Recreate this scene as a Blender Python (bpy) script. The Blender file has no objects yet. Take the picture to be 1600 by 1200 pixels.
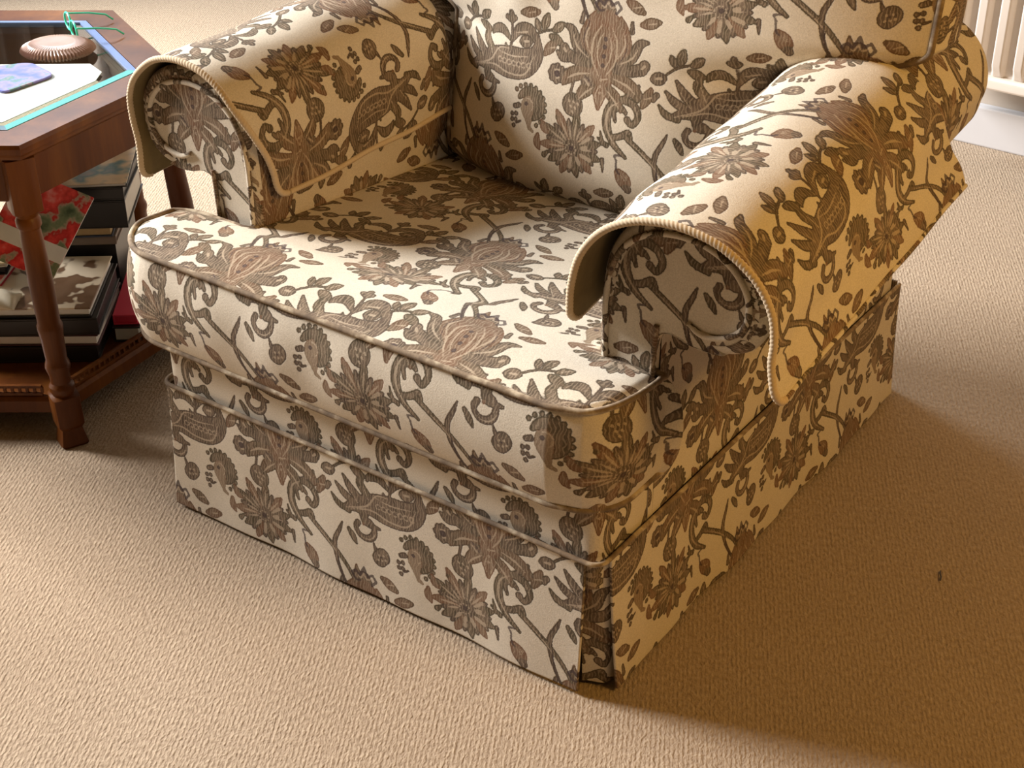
import bpy, bmesh, math, random
import numpy as np
from mathutils import Vector, Matrix
rnd = random.Random(7)
PI = math.pi
scene = bpy.context.scene
COL = scene.collection
V = np.array

# ------------------------------------------------------------------ camera
CAM = dict(f=2441.78, loc=(1.25378, -1.38588, 1.51171), yaw=-0.620836, pitch=0.554892, roll=-0.00515)
def camera():
    cy, sy = math.cos(CAM['yaw']), math.sin(CAM['yaw'])
    cp, sp = math.cos(CAM['pitch']), math.sin(CAM['pitch'])
    fwd = Vector((sy*cp, cy*cp, -sp)); right = Vector((cy, -sy, 0)); up = right.cross(fwd)
    c, s = math.cos(CAM['roll']), math.sin(CAM['roll'])
    r2 = c*right + s*up; u2 = -s*right + c*up
    cd = bpy.data.cameras.new('camera'); co = bpy.data.objects.new('camera', cd); COL.objects.link(co)
    m = Matrix((r2, u2, -fwd)).transposed().to_4x4(); m.translation = Vector(CAM['loc'])
    co.matrix_world = m
    cd.sensor_fit = 'HORIZONTAL'; cd.sensor_width = 36.0; cd.lens = 36.0*CAM['f']/1600.0
    cd.clip_start = 0.02; cd.clip_end = 60
    scene.camera = co
camera()

# ------------------------------------------------------------------ woven floral pattern: one repeat, as signed distances (mm)
U, VV, SH = 390.0, 260.0, -165.0      # repeat width, row height, sideways step of each next row up
RES = 0.8
NU, NV = int(round(U/RES)), int(round(VV/RES))
gu, gv = np.meshgrid((np.arange(NU)+.5)*U/NU, (np.arange(NV)+.5)*VV/NV)   # [v,u]
SD = {k: np.full((NV, NU), 30.0) for k in 'DLK'}
TINT = np.zeros((NV, NU))
GROW = 1.03
def catmull(p, n=5):
    p = np.asarray(p, float)
    if len(p) < 3: return p
    q = np.vstack([2*p[0]-p[1], p, 2*p[-1]-p[-2]]); out = []
    for i in range(1, len(q)-2):
        a, b, c, d = q[i-1], q[i], q[i+1], q[i+2]
        for t in np.linspace(0, 1, n, endpoint=False):
            out.append(.5*((2*b)+(-a+c)*t+(2*a-5*b+4*c-d)*t*t+(-a+3*b-3*c+d)*t**3))
    out.append(q[-2]); return V(out)
def stroke(layer, pts, rad, tint=0.0, org=(0, 0), n=5, flip=False):
    pts = np.asarray(pts, float); rad = np.asarray(rad if np.ndim(rad) else [rad]*len(pts), float)
    if flip: pts = pts*V([-1, 1])
    pts = pts*GROW; rad = rad*(GROW+.05)
    q = catmull(np.column_stack([pts+np.asarray(org, float), rad]), n)
    q[:, 2] = np.maximum(q[:, 2], .35)
    if len(q) == 1: q = np.vstack([q, q])
    m = 8.0
    lo = (q[:, :2]-q[:, 2:3]).min(0)-m; hi = (q[:, :2]+q[:, 2:3]).max(0)+m
    for j in range(-3, 4):
        for i in range(-4, 5):
            du, dv = i*U+j*SH, j*VV
            a0, a1 = lo[0]+du, hi[0]+du; b0, b1 = lo[1]+dv, hi[1]+dv
            if a1 < 0 or a0 > U or b1 < 0 or b0 > VV: continue
            i0, i1 = max(0, int(a0/U*NU)), min(NU, int(a1/U*NU)+2)
            j0, j1 = max(0, int(b0/VV*NV)), min(NV, int(b1/VV*NV)+2)
            if i1 <= i0 or j1 <= j0: continue
            x = gu[j0:j1, i0:i1]-du; y = gv[j0:j1, i0:i1]-dv
            best = np.full(x.shape, 30.0)
            for k in range(len(q)-1):
                ax, ay, ar = q[k]; bx, by, br = q[k+1]
                ex, ey = bx-ax, by-ay; L2 = ex*ex+ey*ey+1e-9
                t = np.clip(((x-ax)*ex+(y-ay)*ey)/L2, 0, 1)
                best = np.minimum(best, np.hypot(x-ax-t*ex, y-ay-t*ey)-(ar+t*(br-ar)))
            S = SD[layer][j0:j1, i0:i1]
            if layer == 'D':
                T = TINT[j0:j1, i0:i1]; w = best < S; T[w] = tint
            np.minimum(S, best, out=S)
def D(o, p, r, t=0.0, **k): stroke('D', p, r, t, o, **k)
def L(o, p, r, **k): stroke('L', p, r, 0, o, **k)
def K(o, p, r, **k): stroke('K', p, r, 0, o, **k)
def blob(o, c, a, b, ang, t=0.0, layer='D'):
    ca, sa = math.cos(ang), math.sin(ang)
    ln = max(a-b*.55, .3)
    stroke(layer, [(c[0]-ca*ln, c[1]-sa*ln), c, (c[0]+ca*ln, c[1]+sa*ln)], [b*.45, b, b*.45], t, o)
def arcpts(c, r, a0, a1, n=8, r1=None):
    r1 = r if r1 is None else r1
    return [(c[0]+(r+(r1-r)*i/(n-1))*math.cos(math.radians(a0+(a1-a0)*i/(n-1))),
             c[1]+(r+(r1-r)*i/(n-1))*math.sin(math.radians(a0+(a1-a0)*i/(n-1)))) for i in range(n)]
# tints: 0 grey brown, .33 olive, .66 rust, 1 pale taupe
def chrysanthemum(o):
    for k in range(22):
        a = 2*PI*k/22+.1; up = max(0, math.sin(a-.55))
        ln = 40+(7 if k % 2 else 0)+16*up*(1 if k % 2 else .35)
        r = 5.6 if k % 2 else 4.4
        c, s = math.cos(a)*1.08, math.sin(a)*.95
        D(o, [(c*10, s*10), (c*ln*.72, s*ln*.72), (c*ln, s*ln)], [2, r*1.22, 2.4], [0, .33, 0, .66][k % 4])
        if k % 2 == 0 or up > .2: L(o, [(c*14, s*14), (c*ln*.5, s*ln*.5), (c*ln*.82, s*ln*.82)], [.5, 1.7+1.4*(a > 3.6), .5])
    D(o, [(0, 0)], [15], .1)
    for k in range(10):
        a = 2*PI*k/10; L(o, [(math.cos(a)*9-3, math.sin(a)*8-2)], [1.5])
    K(o, [(-2, -1)], [4]); L(o, [(-2, -1)], [1.3])
    for c in ((16, 4), (10, -14), (22, -8), (18, 14), (-1, -20)): L(o, [c, (c[0]*1.5, c[1]*1.5)], [2.0, 3.2])
    D(o, [(-62, 30), (-54, 20), (-44, 15)], [2, 6.5, 2], .66); D(o, [(-66, 6), (-66, -6), (-60, -16)], [3, 6, 1.5], .66)
    D(o, [(-50, -22), (-44, -16)], [4.5, 2], .33); D(o, [(-30, 42), (-22, 32)], [5.5, 2], .33); D(o, [(52, 20), (46, 38)], [3.5, 1], .33)
    D(o, [(55, -6), (58, -24)], [3.6, 1.2], 0)
def comma(o):
    p = arcpts((0, 0), 21, 150, -70, 10)
    D(o, p, [3.5, 6, 8.5, 10.5, 11.5, 11.5, 10.5, 8, 5, 2.5], .33)
    for i in range(12):
        a = math.radians(140-195*i/11); D(o, [(33*math.cos(a), 33*math.sin(a))], [3.4], .33)
    D(o, [(0, 14), (-2, -2), (2, -18), (6, -34)], [6, 11, 7, 2], 1.0)
    D(o, [(6, -34), (13, -38)], [3, 2], 1.0)
    K(o, [(-4, 3)], [3.4]); L(o, [(-4, 3)], [1.2]); L(o, arcpts((-1, 1), 10.5, 120, -60, 6), [.6, 1, 1.2, 1, .8, .5])
    D(o, [(-26, -6), (-19, -3)], [3.6, 4.2], 0)
    for c in ((-30, -19), (-22, -17), (-29, -28), (-22, -27), (-25, -37)): D(o, [c], [3.3], 0)
    D(o, [(-20, -31), (-12, -27)], [1.6, 1.2], 0)
def trio(o):
    D(o, [(-2, -18), (2, 6), (4, 24), (-2, 34)], [1.8, 2, 2.2, 1.8], 0); D(o, [(2, 12), (-12, 16), (-20, 12)], [1.6, 1.6, 1.5], 0)
    D(o, [(3, 14), (14, 12), (20, 6)], [1.6, 1.6, 1.6], 0)
    D(o, [(-34, 40), (-22, 33), (-6, 32)], [2, 6.5, 2.5], .1)
    D(o, [(4, 30), (16, 36), (26, 34)], [2, 5, 1.4], .1)
    for k in range(8):
        a = 2*PI*k/8; D(o, [(-30+11*math.cos(a), 6+11*math.sin(a))], [5.2], 0)
    D(o, [(-30, 6)], [10], 0); K(o, [(-30, 6)], [5]); L(o, [(-34, 11), (-27, 12)], [1.6, 1.6]); L(o, [(-30, -1), (-25, 1)], [1.4, 1.4]); L(o, [(-30, 6)], [1.6])
    D(o, [(16, 14), (26, 4), (38, -8)], [3, 10, 2], 0); L(o, [(20, 8), (28, 0)], [1.3, 1.5]); K(o, [(18, 14), (27, 8), (36, -4)], [.8, 1, .6])
    D(o, [(2, -32), (4, -36), (8, -38)], [14, 17, 13], .15)
    for c in ((-4, -30), (4, -30), (12, -32), (0, -38), (8, -39), (4, -46)): L(o, [c, (c[0]+2, c[1]-2)], [1.7, 1.3])
def palmette(o):
    D(o, [(0, -80), (0, -60), (0, -36), (0, -8), (0, 18), (0, 42), (0, 58)], [3, 10, 17, 22, 28, 24, 15], .6)
    for f in (False, True):
        D(o, [(22, -4), (36, 18), (28, 46), (22, 62)], [6, 9, 8, 2], .6, flip=f)
        D(o, [(20, -10), (46, 4), (58, 28), (72, 34)], [6, 8, 7, 2.5], .1, flip=f)
        D(o, [(18, -18), (46, -14), (66, -8)], [6, 8, 9], .1, flip=f); D(o, [(70, -2)], [8.5], .1, flip=f)
        D(o, [(14, -28), (42, -34), (62, -46), (66, -56)], [7, 11, 9, 2], .45, flip=f)
        D(o, [(8, -46), (26, -58), (40, -76)], [7, 10, 3], .45, flip=f)
        D(o, [(44, 44), (42, 58)], [3.5, 2.5], 0, flip=f)
        L(o, [(6, -30), (20, -6), (20, 24), (8, 46)], [.9, 1.5, 1.5, .8], flip=f)
        L(o, [(3, -20), (11, -2), (11, 20), (4, 34)], [.8, 1.2, 1.2, .7], flip=f)
        L(o, [(24, 0), (34, 22), (28, 46)], [.8, 1.6, .6], flip=f); L(o, [(26, -8), (48, 6), (58, 26)], [.7, 1.5, .6], flip=f)
        L(o, [(20, -30), (44, -36), (60, -46)], [.8, 1.8, .7], flip=f); L(o, [(12, -50), (26, -62), (36, -74)], [.8, 1.5, .6], flip=f)
        L(o, [(3, -48), (7, -62), (3, -74)], [.7, 1.1, .6], flip=f); L(o, [(70, -2), (66, -6)], [2.4, 1.6], flip=f)
        K(o, [(30, -2), (38, 20), (30, 48)], [.7, .9, .6], flip=f)
    for y in (-14, 0, 14, 26): K(o, [(0, y)], [3.4]); L(o, [(0, y)], [1.6])
    for y in (-36, -46, -56): L(o, [(0, y)], [2.2]); K(o, [(0, y)], [1])
    crown((o[0], o[1]+74))
def crown(o):
    z = [(-24, 4), (-17, 10), (-9, 4), (-2, 20), (5, 6), (14, 12), (21, 3), (13, -6)]
    for a, b in zip(z[:-1], z[1:]): K(o, [a, b], [2.1, 2.1])
    K(o, [(-24, 4), (-16, -5), (-8, -4)], [2, 1.8, 1.6])
    D(o, [(-12, 0), (-1, 4), (10, -2)], [3, 8, 3], 0); L(o, [(-12, 3), (-7, 0), (-2, 9), (3, 1), (11, 4)], [1.2]*5, n=2)
    D(o, [(-1, -4)], [5], .66)
def boat(o):
    D(o, [(-88, -36), (-64, -24), (-34, -12), (0, -9), (32, -4), (54, 14), (56, 42)], [2, 9, 17, 24, 22, 13, 2.5], 0)
    D(o, [(-44, -14), (-66, 2), (-82, 22)], [6, 7, 2], .1); D(o, [(-56, -20), (-80, -10), (-96, 4)], [5, 6, 2], .1)
    D(o, [(-30, -4), (-50, 18), (-44, 36)], [6, 7, 2], .3); D(o, [(-72, -36), (-92, -30), (-104, -18)], [4, 5, 1.5], .3)
    D(o, [(-50, -26), (-40, -44), (-16, -46)], [5, 6, 2], .1)
    L(o, [(-78, -32), (-40, -16), (-22, 8), (0, 12)], [.7, 1.4, 1.2, .5]); L(o, [(-66, -30), (-30, -20), (2, -26), (36, -20), (50, 12)], [.6, 1.3, 1.3, 1.3, .6])
    L(o, [(-56, -16), (-74, 6)], [.9, .6]); L(o, [(-36, -4), (-46, 18)], [1, .6])
    for i in range(7):
        c = (-18+10*i, -11+.12*(i-1)**2+2); L(o, arcpts(c, 4.2, 20, 320, 7), [.9]*7); K(o, [c], [1.2])
    L(o, [(-22, 4), (6, 2), (40, 8)], [.6, 1.2, .6])
    D(o, [(2, 4), (4, 30), (4, 56)], [2.4, 1.9, 1.7], 0)
    D(o, [(4, 24), (18, 46), (38, 50), (52, 36), (54, 28)], [2, 8, 9, 5, 3], .1); D(o, [(54, 28)], [3.6], .1)
    D(o, [(2, 26), (-16, 40), (-32, 36), (-38, 28)], [2, 7.5, 6, 2], .2); L(o, [(12, 40), (34, 46)], [.7, 1.6])
    for p in ((-5, 62), (9, 63), (2, 70)): D(o, [(3, 56), p], [3, 4.6], .1)
    D(o, [(0, 6), (-8, 18)], [4, 1.5], .2)
def hook(o):
    D(o, arcpts((0, 0), 19, 75, -170, 10, 16), [2, 3, 4, 5, 5.4, 5.4, 5, 4.4, 4, 4], 0)
    D(o, [(-15, -1), (-12, 5)], [4.6, 4.6], 0); D(o, [(4, 22), (-8, 26), (-22, 24)], [3, 5, 2], .2)
    D(o, [(2, 14), (-2, 6)], [4.5, 2], .66); L(o, arcpts((0, 0), 20, 10, -130, 6, 17), [.5, .9, 1.1, 1, .8, .4])
def scroll(o):
    D(o, [(12, -52), (-12, -34), (-26, -8), (-24, 18), (-6, 34), (16, 30), (25, 14), (17, 0), (7, 6)], [2.5, 5, 7, 6.5, 5.5, 5.5, 5, 4.4, 4.6], .25)
    L(o, [(4, -46), (-16, -28), (-27, -6), (-24, 18), (-8, 32)], [.5, 1.3, 1.8, 1.4, .5])
    D(o, [(-12, 0), (-16, 16), (-4, 22), (4, 16)], [2.5, 4, 4, 3], .2)
    D(o, [(-20, 26), (-24, 42), (-36, 48), (-42, 42)], [3, 4, 4, 3.6], .1)
    D(o, [(-6, 36), (12, 46), (32, 46), (44, 50)], [2.5, 4, 4, 3], .1); D(o, [(46, 44), (50, 52)], [3.5, 4.5], .1); D(o, [(18, 52), (20, 60)], [3.5, 2.5], .1)
    D(o, [(-22, -26), (-2, -22), (12, -12), (18, -20)], [3, 5, 3.5, 2.5], .25); D(o, [(8, 6)], [5.5], .1)
    D(o, [(-22, -40), (-38, -32)], [4, 1.5], .25); L(o, [(18, 28), (24, 14)], [.9, .6])
def xstem(o):
    D(o, [(-52, 40), (-24, 22), (4, 2), (28, -22), (44, -50)], [4, 4, 3.6, 3, 1.8], .3)
    D(o, [(10, 44), (0, 20), (2, -4), (12, -30), (26, -54)], [3, 3.8, 3, 2.2, 1.5], 0)
    K(o, [(4, 2), (10, -26), (24, -54)], [1, 1.3, .9]); L(o, [(-44, 34), (-20, 18), (2, 0), (24, -24)], [.5, 1, 1, .5])
    D(o, [(44, -46), (42, -26), (40, -8)], [1.6, 6, 1.4], .5); D(o, [(10, 44), (14, 56)], [3, 1], 0)
    D(o, [(26, 50), (34, 40), (40, 30)], [3, 5, 2], .2)
def bud(o):
    D(o, [(-2, -3), (3, 3)], [12.5, 12.5], .05); D(o, [(-10, 10), (-14, 20)], [3, 1], 0)
    for c in ((-4, 2), (4, 4), (2, -5), (-5, -6), (8, -2)): L(o, [c], [2.0])
    K(o, [(0, 0)], [1.8])
def leafbud(o, ang=0.3):
    blob(o, (0, 0), 19, 8, ang, .5); L(o, [(-5, -2), (8, 2)], [.7, 1.2])
def sprig(o):
    D(o, [(-30, -24), (-16, -10), (0, 0), (30, 8)], [1.5, 1.7, 1.7, 1.3], .2)
    blob(o, (0, 14), 15, 7.5, 1.35, .33); blob(o, (24, 10), 14, 7, .7, .33); blob(o, (22, -9), 15, 7.5, -.3, .33)
    blob(o, (-14, 6), 11, 5.5, 2.0, .2); blob(o, (-34, -24), 14, 9.5, .2, .1); L(o, [(-38, -24), (-30, -23)], [1.6, 2]); L(o, [(20, 6), (30, 16)], [.5, .9]); L(o, [(0, 6), (2, 20)], [.5, .9])
def acorn(o):
    K(o, [(-14, 24), (-18, 31), (-8, 33)], [1.5, 1.8, 1.6]); K(o, [(-14, 24), (-12, 10), (-6, 4)], [1.8, 1.8, 1.3])
    D(o, [(-8, 6), (2, -4), (8, -12)], [6, 11, 6], .66); D(o, [(6, -12), (10, -18)], [8, 6], 0); L(o, [(-4, 4), (4, -4)], [.6, 1]); L(o, [(2, 5), (8, -3)], [.5, .8])
chrysanthemum((0, 0)); comma((-92, 48)); trio((-12, 106)); scroll((84, 60)); xstem((146, -2))
palmette((203, -104)); boat((-142, 118)); hook((203, 62)); bud((-156, 22)); leafbud((-112, -40)); sprig((-55, -96)); acorn((96, -26))
leafbud((250, -20), -.4); sprig((92, -86)); leafbud((120, 106), 1.2); leafbud((-60, 150), .9); leafbud((62, -62), .2); leafbud((40, -30+150), -.5)
TILE = np.stack([np.clip(SD['D'], -8, 8)/16+.5, np.clip(SD['L'], -8, 8)/16+.5, TINT, np.clip(SD['K'], -8, 8)/16+.5], -1).astype(np.float32)
def sample(uv):
    """pattern at fabric coordinates (m)"""
    u = uv[..., 0]*1000.0; v = uv[..., 1]*1000.0
    n = np.floor(v/VV); v = v-n*VV; u = np.mod(u-n*SH, U)
    x = u/U*NU-.5; y = np.clip(v/VV*NV-.5, 0, NV-1.001)
    i = np.floor(x).astype(int); j = np.floor(y).astype(int); fx = (x-i)[..., None]; fy = (y-j)[..., None]
    i0, i1 = np.mod(i, NU), np.mod(i+1, NU); j1 = np.minimum(j+1, NV-1)
    r = (TILE[j, i0]*(1-fx)+TILE[j, i1]*fx)*(1-fy)+(TILE[j1, i0]*(1-fx)+TILE[j1, i1]*fx)*fy
    r[..., 2] = TILE[j, i0][..., 2]
    return r.astype(np.float32)

# ------------------------------------------------------------------ materials
def new_mat(name):
    m = bpy.data.materials.new(name); m.use_nodes = True
    nt = m.node_tree; nt.nodes.clear()
    out = nt.nodes.new('ShaderNodeOutputMaterial'); b = nt.nodes.new('ShaderNodeBsdfPrincipled')
    nt.links.new(b.outputs[0], out.inputs[0])
    return m, nt, b
class N:
    def __init__(s, nt): s.nt = nt
    def add(s, t, **k):
        n = s.nt.nodes.new(t)
        for a, v in k.items(): setattr(n, a, v)
        return n
    def lk(s, a, b): s.nt.links.new(a, b)
    def math(s, op, a, b=None, clamp=False):
        n = s.add('ShaderNodeMath', operation=op, use_clamp=clamp)
        for k, x in enumerate((a, b)):
            if x is None: continue
            if isinstance(x, (int, float)): n.inputs[k].default_value = x
            else: s.lk(x, n.inputs[k])
        return n.outputs[0]
    def mix(s, f, a, b, typ='MIX'):
        n = s.add('ShaderNodeMix', data_type='RGBA', blend_type=typ)
        for k, x in ((0, f), (6, a), (7, b)):
            if isinstance(x, (int, float)): n.inputs[k].default_value = x
            elif isinstance(x, tuple): n.inputs[k].default_value = (*x, 1)
            else: s.lk(x, n.inputs[k])
        return n.outputs[2]
    def smooth(s, x, lo, hi):
        n = s.add('ShaderNodeMapRange', interpolation_type='SMOOTHSTEP')
        s.lk(x, n.inputs[0]); n.inputs[1].default_value = lo; n.inputs[2].default_value = hi
        return n.outputs[0]
    def noise(s, scale, detail=3, rough=.5, vec=None):
        n = s.add('ShaderNodeTexNoise'); n.inputs['Scale'].default_value = scale; n.inputs['Detail'].default_value = detail; n.inputs['Roughness'].default_value = rough
        if vec is not None: s.lk(vec, n.inputs['Vector'])
        return n.outputs[0]
    def coord(s, scale=None, rot=None):
        c = s.add('ShaderNodeTexCoord').outputs['Object']
        if scale or rot:
            m = s.add('ShaderNodeMapping'); s.lk(c, m.inputs[0])
            if scale: m.inputs['Scale'].default_value = scale
            if rot: m.inputs['Rotation'].default_value = rot
            c = m.outputs[0]
        return c
    def bump(s, h, strength, dist):
        n = s.add('ShaderNodeBump'); n.inputs['Strength'].default_value = strength; n.inputs['Distance'].default_value = dist
        s.lk(h, n.inputs['Height']); return n.outputs[0]
    def ramp(s, x, stops, interp='LINEAR'):
        n = s.add('ShaderNodeValToRGB'); n.color_ramp.interpolation = interp; e = n.color_ramp.elements
        while len(e) < len(stops): e.new(.5)
        for k, (p, c) in enumerate(stops): e[k].position = p; e[k].color = (*c, 1)
        s.lk(x, n.inputs[0]); return n.outputs[0]
CREAM = (.68, .60, .485)
def make_fabric():
    m, nt, b = new_mat('woven_floral_fabric'); g = N(nt)
    at = g.add('ShaderNodeAttribute', attribute_name='pat')
    sep = g.add('ShaderNodeSeparateColor'); g.lk(at.outputs['Color'], sep.inputs[0])
    oc = g.coord()
    jit = g.math('MULTIPLY', g.math('SUBTRACT', g.noise(360, 3, .65, oc), .5), .22)
    fine = g.noise(520, 3, .7, oc)
    def mask(ch, soft=.035, off=0): return g.smooth(g.math('ADD', g.math('ADD', ch, jit), off), .5+soft, .5-soft)
    mD = mask(sep.outputs[0], .05, -.045); mL = mask(sep.outputs[1]); mK = mask(at.outputs['Alpha'])
    tint = g.math('ADD', sep.outputs[2], g.math('MULTIPLY', g.math('SUBTRACT', g.noise(38, 2, .5, oc), .5), .5))
    dark = g.ramp(tint, [(0, (.098, .069, .049)), (.33, (.090, .070, .041)), (.66, (.185, .097, .055)), (1, (.28, .205, .135))])
    st = g.add('ShaderNodeMapping'); g.lk(oc, st.inputs[0]); st.inputs['Scale'].default_value = (1, 1, .45)
    vary = g.ramp(g.noise(85, 4, .7, st.outputs[0]), [(.38, (0, 0, 0)), (.66, (1, 1, 1))])
    deep = g.smooth(sep.outputs[0], .47, .38)
    fb = g.add('ShaderNodeAttribute', attribute_name='fab')
    hw_ = g.add('ShaderNodeTexWave', wave_type='BANDS', bands_direction='X'); g.lk(fb.outputs['Vector'], hw_.inputs['Vector'])
    hw_.inputs['Scale'].default_value = 62; hw_.inputs['Distortion'].default_value = 9; hw_.inputs['Detail'].default_value = 2; hw_.inputs['Detail Scale'].default_value = .9
    hatch = g.math('MULTIPLY', g.ramp(hw_.outputs['Fac'], [(.62, (0, 0, 0)), (.9, (1, 1, 1))]), deep)
    dark = g.mix(g.math('MULTIPLY', g.math('MULTIPLY', vary, deep), .65), dark, (.285, .205, .14))
    dark = g.mix(g.math('MULTIPLY', hatch, .4), dark, (.46, .36, .25))
    cream = g.mix(g.noise(26, 3, .6, oc), (CREAM[0]*.93, CREAM[1]*.92, CREAM[2]*.9), (CREAM[0]*1.05, CREAM[1]*1.05, CREAM[2]*1.05))
    c = g.mix(mD, cream, dark)
    c = g.mix(g.math('MULTIPLY', g.math('MULTIPLY', mL, mD), .68), c, (.53, .42, .30))
    c = g.mix(g.math('MULTIPLY', mK, .85), c, (.075, .05, .045))
    c = g.mix(.6, c, g.ramp(fine, [(.3, (.62, .60, .58)), (.62, (1, 1, 1))]), 'MULTIPLY')
    g.lk(c, b.inputs['Base Color']); b.inputs['Roughness'].default_value = .85
    b.inputs['Specular IOR Level'].default_value = .12
    b.inputs['Sheen Weight'].default_value = .04; b.inputs['Sheen Roughness'].default_value = .5
    h = g.math('ADD', fine, g.math('MULTIPLY', mD, -.8))
    g.lk(g.bump(h, .35, .0012), b.inputs['Normal'])
    return m
FAB = make_fabric()
def plain(name, col, rough=.6, spec=.4, noise=0, nscale=40, bump=0, metal=0):
    m, nt, b = new_mat(name); g = N(nt); b.inputs['Roughness'].default_value = rough; b.inputs['Specular IOR Level'].default_value = spec; b.inputs['Metallic'].default_value = metal
    n = g.noise(nscale, 4, .6, g.coord())
    c = g.mix(n, tuple(x*(1-noise) for x in col), tuple(min(1, x*(1+noise)) for x in col)); g.lk(c, b.inputs['Base Color'])
    if bump: g.lk(g.bump(n, bump, .003), b.inputs['Normal'])
    return m
def make_piping():
    m, nt, b = new_mat('piped_fabric_edge'); g = N(nt); oc = g.coord()
    c = g.ramp(g.noise(28, 3, .6, oc), [(.36, (.15, .108, .075)), (.52, (.26, .19, .125)), (.62, (.50, .41, .29))])
    c = g.mix(.5, c, g.ramp(g.noise(520, 2, .6, oc), [(.3, (.6, .6, .6)), (.65, (1, 1, 1))]), 'MULTIPLY')
    g.lk(c, b.inputs['Base Color']); b.inputs['Roughness'].default_value = .9; b.inputs['Specular IOR Level'].default_value = .2
    return m
PIPE = make_piping()
CORD = plain('cream_cord', (.56, .44, .30), .85, .2, .15, 500)
SHADED_LINING = plain('shaded_lining', (.20, .145, .065), .9, .2, .2, 60)  # cover insides: colour darkened to stand for the shade under the flap
def make_wood():
    m, nt, b = new_mat('mahogany'); g = N(nt)
    w = g.noise(9, 5, .65, g.coord((1, 1, .12))); f = g.noise(160, 3, .6, g.coord((1, 1, .05)))
    c = g.ramp(w, [(.25, (.042, .009, .002)), (.5, (.098, .028, .005)), (.75, (.185, .064, .011))])
    c = g.mix(.3, c, g.ramp(f, [(.3, (.5, .5, .5)), (.7, (1, 1, 1))]), 'MULTIPLY')
    g.lk(c, b.inputs['Base Color']); b.inputs['Roughness'].default_value = .36; b.inputs['Specular IOR Level'].default_value = .2
    g.lk(g.bump(f, .06, .001), b.inputs['Normal']); return m
WOOD = make_wood()
def make_carpet():
    m, nt, b = new_mat('tan_cord_carpet'); g = N(nt)
    oc = g.coord(None, (0, 0, math.radians(-29)))
    sq = g.add('ShaderNodeMapping'); g.lk(oc, sq.inputs[0]); sq.inputs['Scale'].default_value = (1, .55, 1)
    n1 = g.noise(190, 4, .65, sq.outputs[0]); n2 = g.noise(5, 3, .6, oc)
    wv = g.add('ShaderNodeTexWave', wave_type='BANDS', bands_direction='X'); g.lk(oc, wv.inputs['Vector'])
    wv.inputs['Scale'].default_value = 50; wv.inputs['Distortion'].default_value = 2.0; wv.inputs['Detail'].default_value = 2; wv.inputs['Detail Scale'].default_value = 3
    c = g.ramp(n1, [(.25, (.265, .190, .126)), (.5, (.38, .285, .198)), (.75, (.49, .38, .268))])
    c = g.mix(.11, c, g.ramp(wv.outputs['Color'], [(0, (.6, .6, .6)), (1, (1, 1, 1))]), 'MULTIPLY')
    c = g.mix(.3, c, g.ramp(n2, [(.3, (.82, .82, .82)), (.7, (1, 1, 1))]), 'MULTIPLY')
    g.lk(c, b.inputs['Base Color']); b.inputs['Roughness'].default_value = 1; b.inputs['Specular IOR Level'].default_value = .1
    b.inputs['Sheen Weight'].default_value = .1
    h = g.math('ADD', n1, g.math('MULTIPLY', wv.outputs['Fac'], .12))
    g.lk(g.bump(h, .8, .006), b.inputs['Normal']); return m
CARPET = make_carpet()
WALLM = plain('wall_paint', (.50, .43, .36), .9, .2, .04, 60, .05)
WHITE = plain('white_gloss_paint', (.56, .56, .58), .35, .4, .02, 20)
def make_glass():
    m, nt, b = new_mat('clear_glass'); g = N(nt); nt.nodes.remove(b)
    out = [n for n in nt.nodes if n.type == 'OUTPUT_MATERIAL'][0]
    tr = g.add('ShaderNodeBsdfTransparent'); tr.inputs[0].default_value = (.80, .87, .85, 1)
    gl = g.add('ShaderNodeBsdfGlossy'); gl.inputs['Roughness'].default_value = .02; gl.inputs[0].default_value = (1, 1, 1, 1)
    fr = g.add('ShaderNodeFresnel'); fr.inputs[0].default_value = 1.5
    mx = g.add('ShaderNodeMixShader'); g.lk(fr.outputs[0], mx.inputs[0]); g.lk(tr.outputs[0], mx.inputs[1]); g.lk(gl.outputs[0], mx.inputs[2])
    g.lk(mx.outputs[0], out.inputs[0]); return m
GLASS = make_glass()
def tinted(name, col, rough=.15):
    m, nt, b = new_mat(name); b.inputs['Base Color'].default_value = (*col, 1); b.inputs['Roughness'].default_value = rough; b.inputs['Coat Weight'].default_value = .15; b.inputs['Specular IOR Level'].default_value = .25
    return m
EDGE = tinted('teal_glass_edge', (.04, .30, .28), .5); EDGE_SKY = tinted('sky_reflection_edge', (.12, .18, .36), .5); EDGED = tinted('slate_glass_edge', (.04, .10, .13), .5)  # the blue edge is sky reflection put into the bevel's colour

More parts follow.
